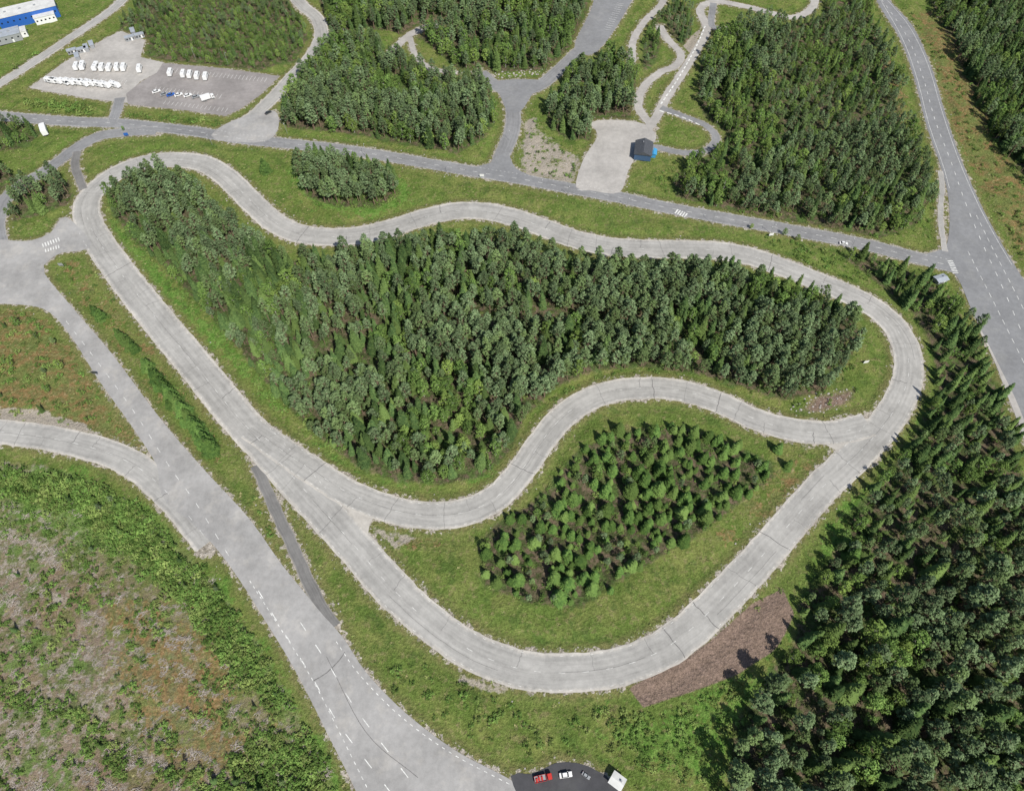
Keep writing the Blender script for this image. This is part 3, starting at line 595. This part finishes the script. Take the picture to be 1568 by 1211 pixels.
# ---------------------------------------------------------------- vehicles and buildings
def paint(nm,c,r=.35): return flat(nm,c,r,.06,3,.5)
P_white=paint("white_paint",(.75,.75,.74)); P_red=paint("red_paint",(.5,.04,.03)); P_dark=paint("dark_paint",(.05,.055,.06)); P_grey=paint("grey_paint",(.3,.31,.32)); P_blue=paint("blue_paint",(.03,.12,.42)); P_cyan=paint("light_blue_paint",(.06,.3,.55))
M_glass=flat("window_glass",(.02,.025,.03),.1,.1,2,.6); M_tyre=flat("rubber",(.02,.02,.02),.9,.2); M_roofd=flat("dark_roof",(.075,.08,.09),.7,.2,1.5); M_roofw=flat("white_roof",(.6,.6,.58),.6,.1,.3); M_roofl=flat("metal_roof",(.35,.38,.42),.5,.1,.5)
class MB:
    def __init__(s): s.bm=bmesh.new(); s.mats=[]
    def mi(s,m):
        if m not in s.mats: s.mats.append(m)
        return s.mats.index(m)
    def box(s,c,d,m,taper=(1,1),bev=0.0,shift=0):
        r=bmesh.ops.create_cube(s.bm,size=1); vs=r['verts']
        for v in vs:
            k=v.co.z>0; v.co.x*=d[0]*(taper[0] if k else 1); v.co.y*=d[1]*(taper[1] if k else 1); v.co.x+=shift if k else 0; v.co.z*=d[2]; v.co+=Vector(c)
        fs={f for v in vs for f in v.link_faces}; i=s.mi(m)
        for f in fs: f.material_index=i
        if bev:
            es=list({e for v in vs for e in v.link_edges}); rr=bmesh.ops.bevel(s.bm,geom=es,offset=bev,segments=2,affect='EDGES')
            for f in rr['faces']: f.material_index=i
    def cyl(s,c,r,d,axis,m,n=14):
        R=Matrix.Rotation(math.pi/2,4,'X') if axis=='y' else (Matrix.Rotation(math.pi/2,4,'Y') if axis=='x' else Matrix())
        q=bmesh.ops.create_cone(s.bm,cap_ends=True,segments=n,radius1=r,radius2=r,depth=d,matrix=Matrix.Translation(c)@R); i=s.mi(m)
        for f in {f for v in q['verts'] for f in v.link_faces}: f.material_index=i
    def mesh(s,name):
        me=bpy.data.meshes.new(name); s.bm.to_mesh(me); s.bm.free()
        for m in s.mats: me.materials.append(m)
        return me
def wheels(b,xs,w,r=.33):
    for x in xs:
        for y in (-w,w): b.cyl((x,y,r),r,.24,'y',M_tyre); b.cyl((x,y*1.01,r),r*.55,.25,'y',P_grey,8)
def car(pm):
    b=MB(); b.box((0,0,.62),(4.5,1.8,.62),pm,(.97,.94),.12); b.box((-.25,0,1.17),(2.6,1.62,.5),M_glass,(.68,.82),.05,-.05); b.box((-.3,0,1.44),(1.6,1.28,.06),pm,(.95,.95))
    wheels(b,(-1.4,1.4),.82); b.box((2.2,.6,.68),(.1,.35,.14),P_white); b.box((2.2,-.6,.68),(.1,.35,.14),P_white); b.box((-2.22,.65,.72),(.06,.3,.16),P_red); b.box((-2.22,-.65,.72),(.06,.3,.16),P_red)
    b.box((.75,.95,1.0),(.2,.16,.12),pm); b.box((.75,-.95,1.0),(.2,.16,.12),pm); return b.mesh("car")
def van(pm):
    b=MB(); b.box((-.5,0,1.5),(4.8,2.05,2.1),pm,(.98,.9),.14); b.box((2.35,0,1.0),(1.2,1.95,.95),pm,(.85,.92),.12,-.1); b.box((2.0,0,1.85),(.9,1.8,.75),M_glass,(.45,.88),.04,-.25)
    b.box((.9,1.0,1.9),(1.0,.08,.55),M_glass); b.box((.9,-1.0,1.9),(1.0,.08,.55),M_glass); wheels(b,(-1.9,1.9),.92,.36); b.box((-.8,0,2.58),(.5,.5,.1),P_grey); return b.mesh("van")
def caravan(pm):
    b=MB(); b.box((0,0,1.5),(6.2,2.3,2.0),pm,(.93,.92),.2); b.box((.3,1.13,1.75),(1.4,.08,.6),M_glass); b.box((.3,-1.13,1.75),(1.4,.08,.6),M_glass); b.box((-1.6,-1.13,1.3),(.6,.08,1.4),P_grey); b.box((3.6,0,.5),(1.4,.12,.12),P_grey); b.cyl((4.2,0,.25),.18,.1,'y',M_tyre,10)
    wheels(b,(-.2,),1.02,.34); b.box((.2,0,2.54),(.7,.6,.1),P_grey); b.box((-1.8,0,2.54),(.4,.4,.1),P_grey); return b.mesh("caravan")
def truck(pm,box=P_white):
    b=MB(); b.box((3.0,0,1.55),(1.9,2.3,2.0),pm,(.88,.93),.1,-.08); b.box((3.88,0,1.95),(.1,2.0,.8),M_glass); b.box((3.1,1.15,1.95),(.9,.06,.6),M_glass); b.box((3.1,-1.15,1.95),(.9,.06,.6),M_glass)
    b.box((-.8,0,.75),(6.2,.9,.3),P_dark); b.box((-1.1,0,2.1),(5.6,2.4,2.3),box,(1,1),.05); wheels(b,(-2.6,-1.5,2.9),1.05,.5); return b.mesh("truck")
def flatbed():
    b=MB(); b.box((2.3,0,1.35),(1.7,2.1,1.6),P_red,(.9,.93),.1); b.box((3.12,0,1.65),(.08,1.8,.6),M_glass); b.box((-.6,0,.7),(5,.9,.25),P_dark); b.box((-1.1,0,1.0),(4.4,2.2,.25),P_grey)
    for y in (-1.08,1.08): b.box((-1.1,y,1.35),(4.4,.08,.5),P_red)
    b.box((-3.28,0,1.35),(.08,2.2,.5),P_red); b.box((1.06,0,1.55),(.1,2.2,.9),P_red)
    for x in (-2.5,-1.6,-.5): b.box((x,random.uniform(-.3,.3),1.4),(.7,1.4,.5),P_red,(.9,.9),.05)
    wheels(b,(-2.2,2.0),.95,.42); return b.mesh("red_flatbed_truck")
V={'car_d':car(P_dark),'car_w':car(P_white),'car_g':car(P_grey),'car_r':car(P_red),'van':van(P_white),'caravan':caravan(P_white),'truck':truck(P_white),'red':flatbed(),'car_b':car(P_blue)}
NMS={'car_d':'parked_car','car_w':'parked_car','car_g':'parked_car','car_r':'parked_car','car_b':'parked_car','van':'parked_van','caravan':'caravan','truck':'box_truck','red':'red_flatbed_truck'}
def put(k,u,v,ang,s=1,z=.09):
    x,y=W(u,v); o=bpy.data.objects.new(NMS[k],V[k]); scene.collection.objects.link(o); o.location=(x,y,z); o.rotation_euler=(0,0,math.radians(ang)); o.scale=(s,s,s)
for u in (119,128,148,158,169,181,191,215): put(random.choice(['van','caravan']),u,104+(u-119)*.04+random.uniform(-1,1),95+random.uniform(-7,7),1.35)
for u,v in ((80,127),(90,128),(100,128),(109,129),(120,130),(130,131),(141,131),(152,132),(163,133),(176,134)): put(random.choice(['van','caravan','caravan']),u+random.uniform(-2,2),v+random.uniform(-1,1),-25+random.uniform(-9,9),1.35)
for u,v in ((262,114),(282,116),(292,117),(303,119),(316,120)): put('van',u,v,95,1.3)
for u,v,k in ((240,142,'car_w'),(252,146,'car_g'),(262,147,'car_b'),(274,147,'car_w'),(288,148,'car_w'),(300,150,'car_g')): put(k,u,v,30,1.2)
put('truck',319,153,30,1.1); put('truck',70,203,120,1.4); put('car_d',411,174,45); put('car_w',1291,374,-8)
put('red',832,1191,12,.95,.12); put('car_w',866,1186,8,1,.12); put('car_g',897,1187,-35,.7,.12)
def building(name,u,v,L,Wd,h,roof_h,ang,wall,roof,doors=3,flatroof=False,accent=None):
    x,y=W(u,v); e=bpy.data.objects.new(name,None); scene.collection.objects.link(e); e.location=(x,y,.08); e.rotation_euler=(0,0,math.radians(ang))
    def part(nm,fn):
        b=MB(); fn(b); o=bpy.data.objects.new(nm,b.mesh(nm)); scene.collection.objects.link(o); o.parent=e
    part("walls",lambda b:b.box((0,0,h/2),(L,Wd,h),wall))
    if flatroof:
        part("roof",lambda b:(b.box((0,0,h+.2),(L+.5,Wd+.5,.4),roof),[b.box((-L/3+i*L/4,0,h+.6),(1.6,1.4,.5),P_grey) for i in range(3) if L>15]))
    else:
        a=L/2+.4; w=Wd/2+.5; mesh_obj("roof",[(-a,-w,h-.1),(a,-w,h-.1),(a,0,h+roof_h),(-a,0,h+roof_h),(-a,w,h-.1),(a,w,h-.1)],[(0,1,2,3),(3,2,5,4),(0,3,4),(1,5,2)],[roof],parent=e)
        part("chimney",lambda b:b.box((L/4,.6,h+roof_h*.8),(.6,.6,1.2),P_grey))
    part("windows",lambda b:[b.box((-L/2+L*(i+.5)/(doors+2),s*(Wd/2+.02),h*.58),(1.1,.08,1.0),M_glass) for i in range(doors+2) for s in (-1,1)])
    part("door",lambda b:(b.box((L*.2,-(Wd/2+.05),1.1),(1.1,.08,2.15),P_white),b.box((L/2+.03,0,1.2),(.08,2.2,2.4),accent or P_grey)))
    return e
W_blue=paint("blue_cladding",(.05,.1,.19),.7)
building("blue_clubhouse",984,236,13,10,4.2,2.2,80,W_blue,M_roofd,3)
building("blue_shed",1000,238,5,3,2.6,.6,80,P_cyan,P_cyan,0)
building("blue_warehouse",48,30,40,14,8,0,28,P_blue,M_roofw,8,True)
building("white_warehouse",72,32,14,9,5,0,28,P_white,M_roofw,3,True)
building("grey_shed",12,62,20,10,5,0,28,P_grey,M_roofl,3,True); building("white_shed",30,56,12,7,4,0,28,P_white,M_roofw,2,True)
for u,v in ((112,82),(127,80),(142,72),(134,77),(205,52),(200,62),(215,58),(120,90)): building("storage_container",u,v,6,2.6,2.6,0,random.choice([28,30,118]),P_grey,M_roofl,1,True)
building("white_kiosk",944,1196,4.2,3.6,2.6,.5,-35,P_white,M_roofw,0); building("grey_kiosk",1437,432,6,4,3,.4,20,P_grey,M_roofl,0)
def pole(u,v,h=8,sign=None):
    x,y=W(u,v); b=MB()
    if sign:
        for dx in (-.9,.9): b.cyl((dx,0,h/2),.06,h,'z',P_grey,8)
        b.box((0,-.08,h-.9),(2.6,.08,1.8),sign); nm="road_sign"
    else:
        b.cyl((0,0,h/2),.09,h,'z',P_grey,8); b.box((.7,0,h),(1.5,.08,.08),P_grey); b.box((1.5,0,h-.02),(.6,.25,.12),P_white); nm="street_lamp"
    o=bpy.data.objects.new(nm,b.mesh(nm)); scene.collection.objects.link(o); o.location=(x,y,0); o.rotation_euler=(0,0,random.uniform(-.3,.3) if sign else random.choice([1.5,-1.5]))
for u,v in ((325,222),(440,205),(560,240),(690,270),(830,295),(960,318),(1090,343),(1180,358),(1300,385),(350,100),(300,92),(780,215),(870,300)): pole(u,v)
pole(195,210,3,P_blue); pole(1180,362,2.5,P_white); pole(1325,556,2,P_white); pole(738,272,2.5,P_white); pole(95,408,2.5,P_grey); pole(147,574,3,P_dark)
print("INSTANCES",COUNT,"OBJ",len(scene.objects))
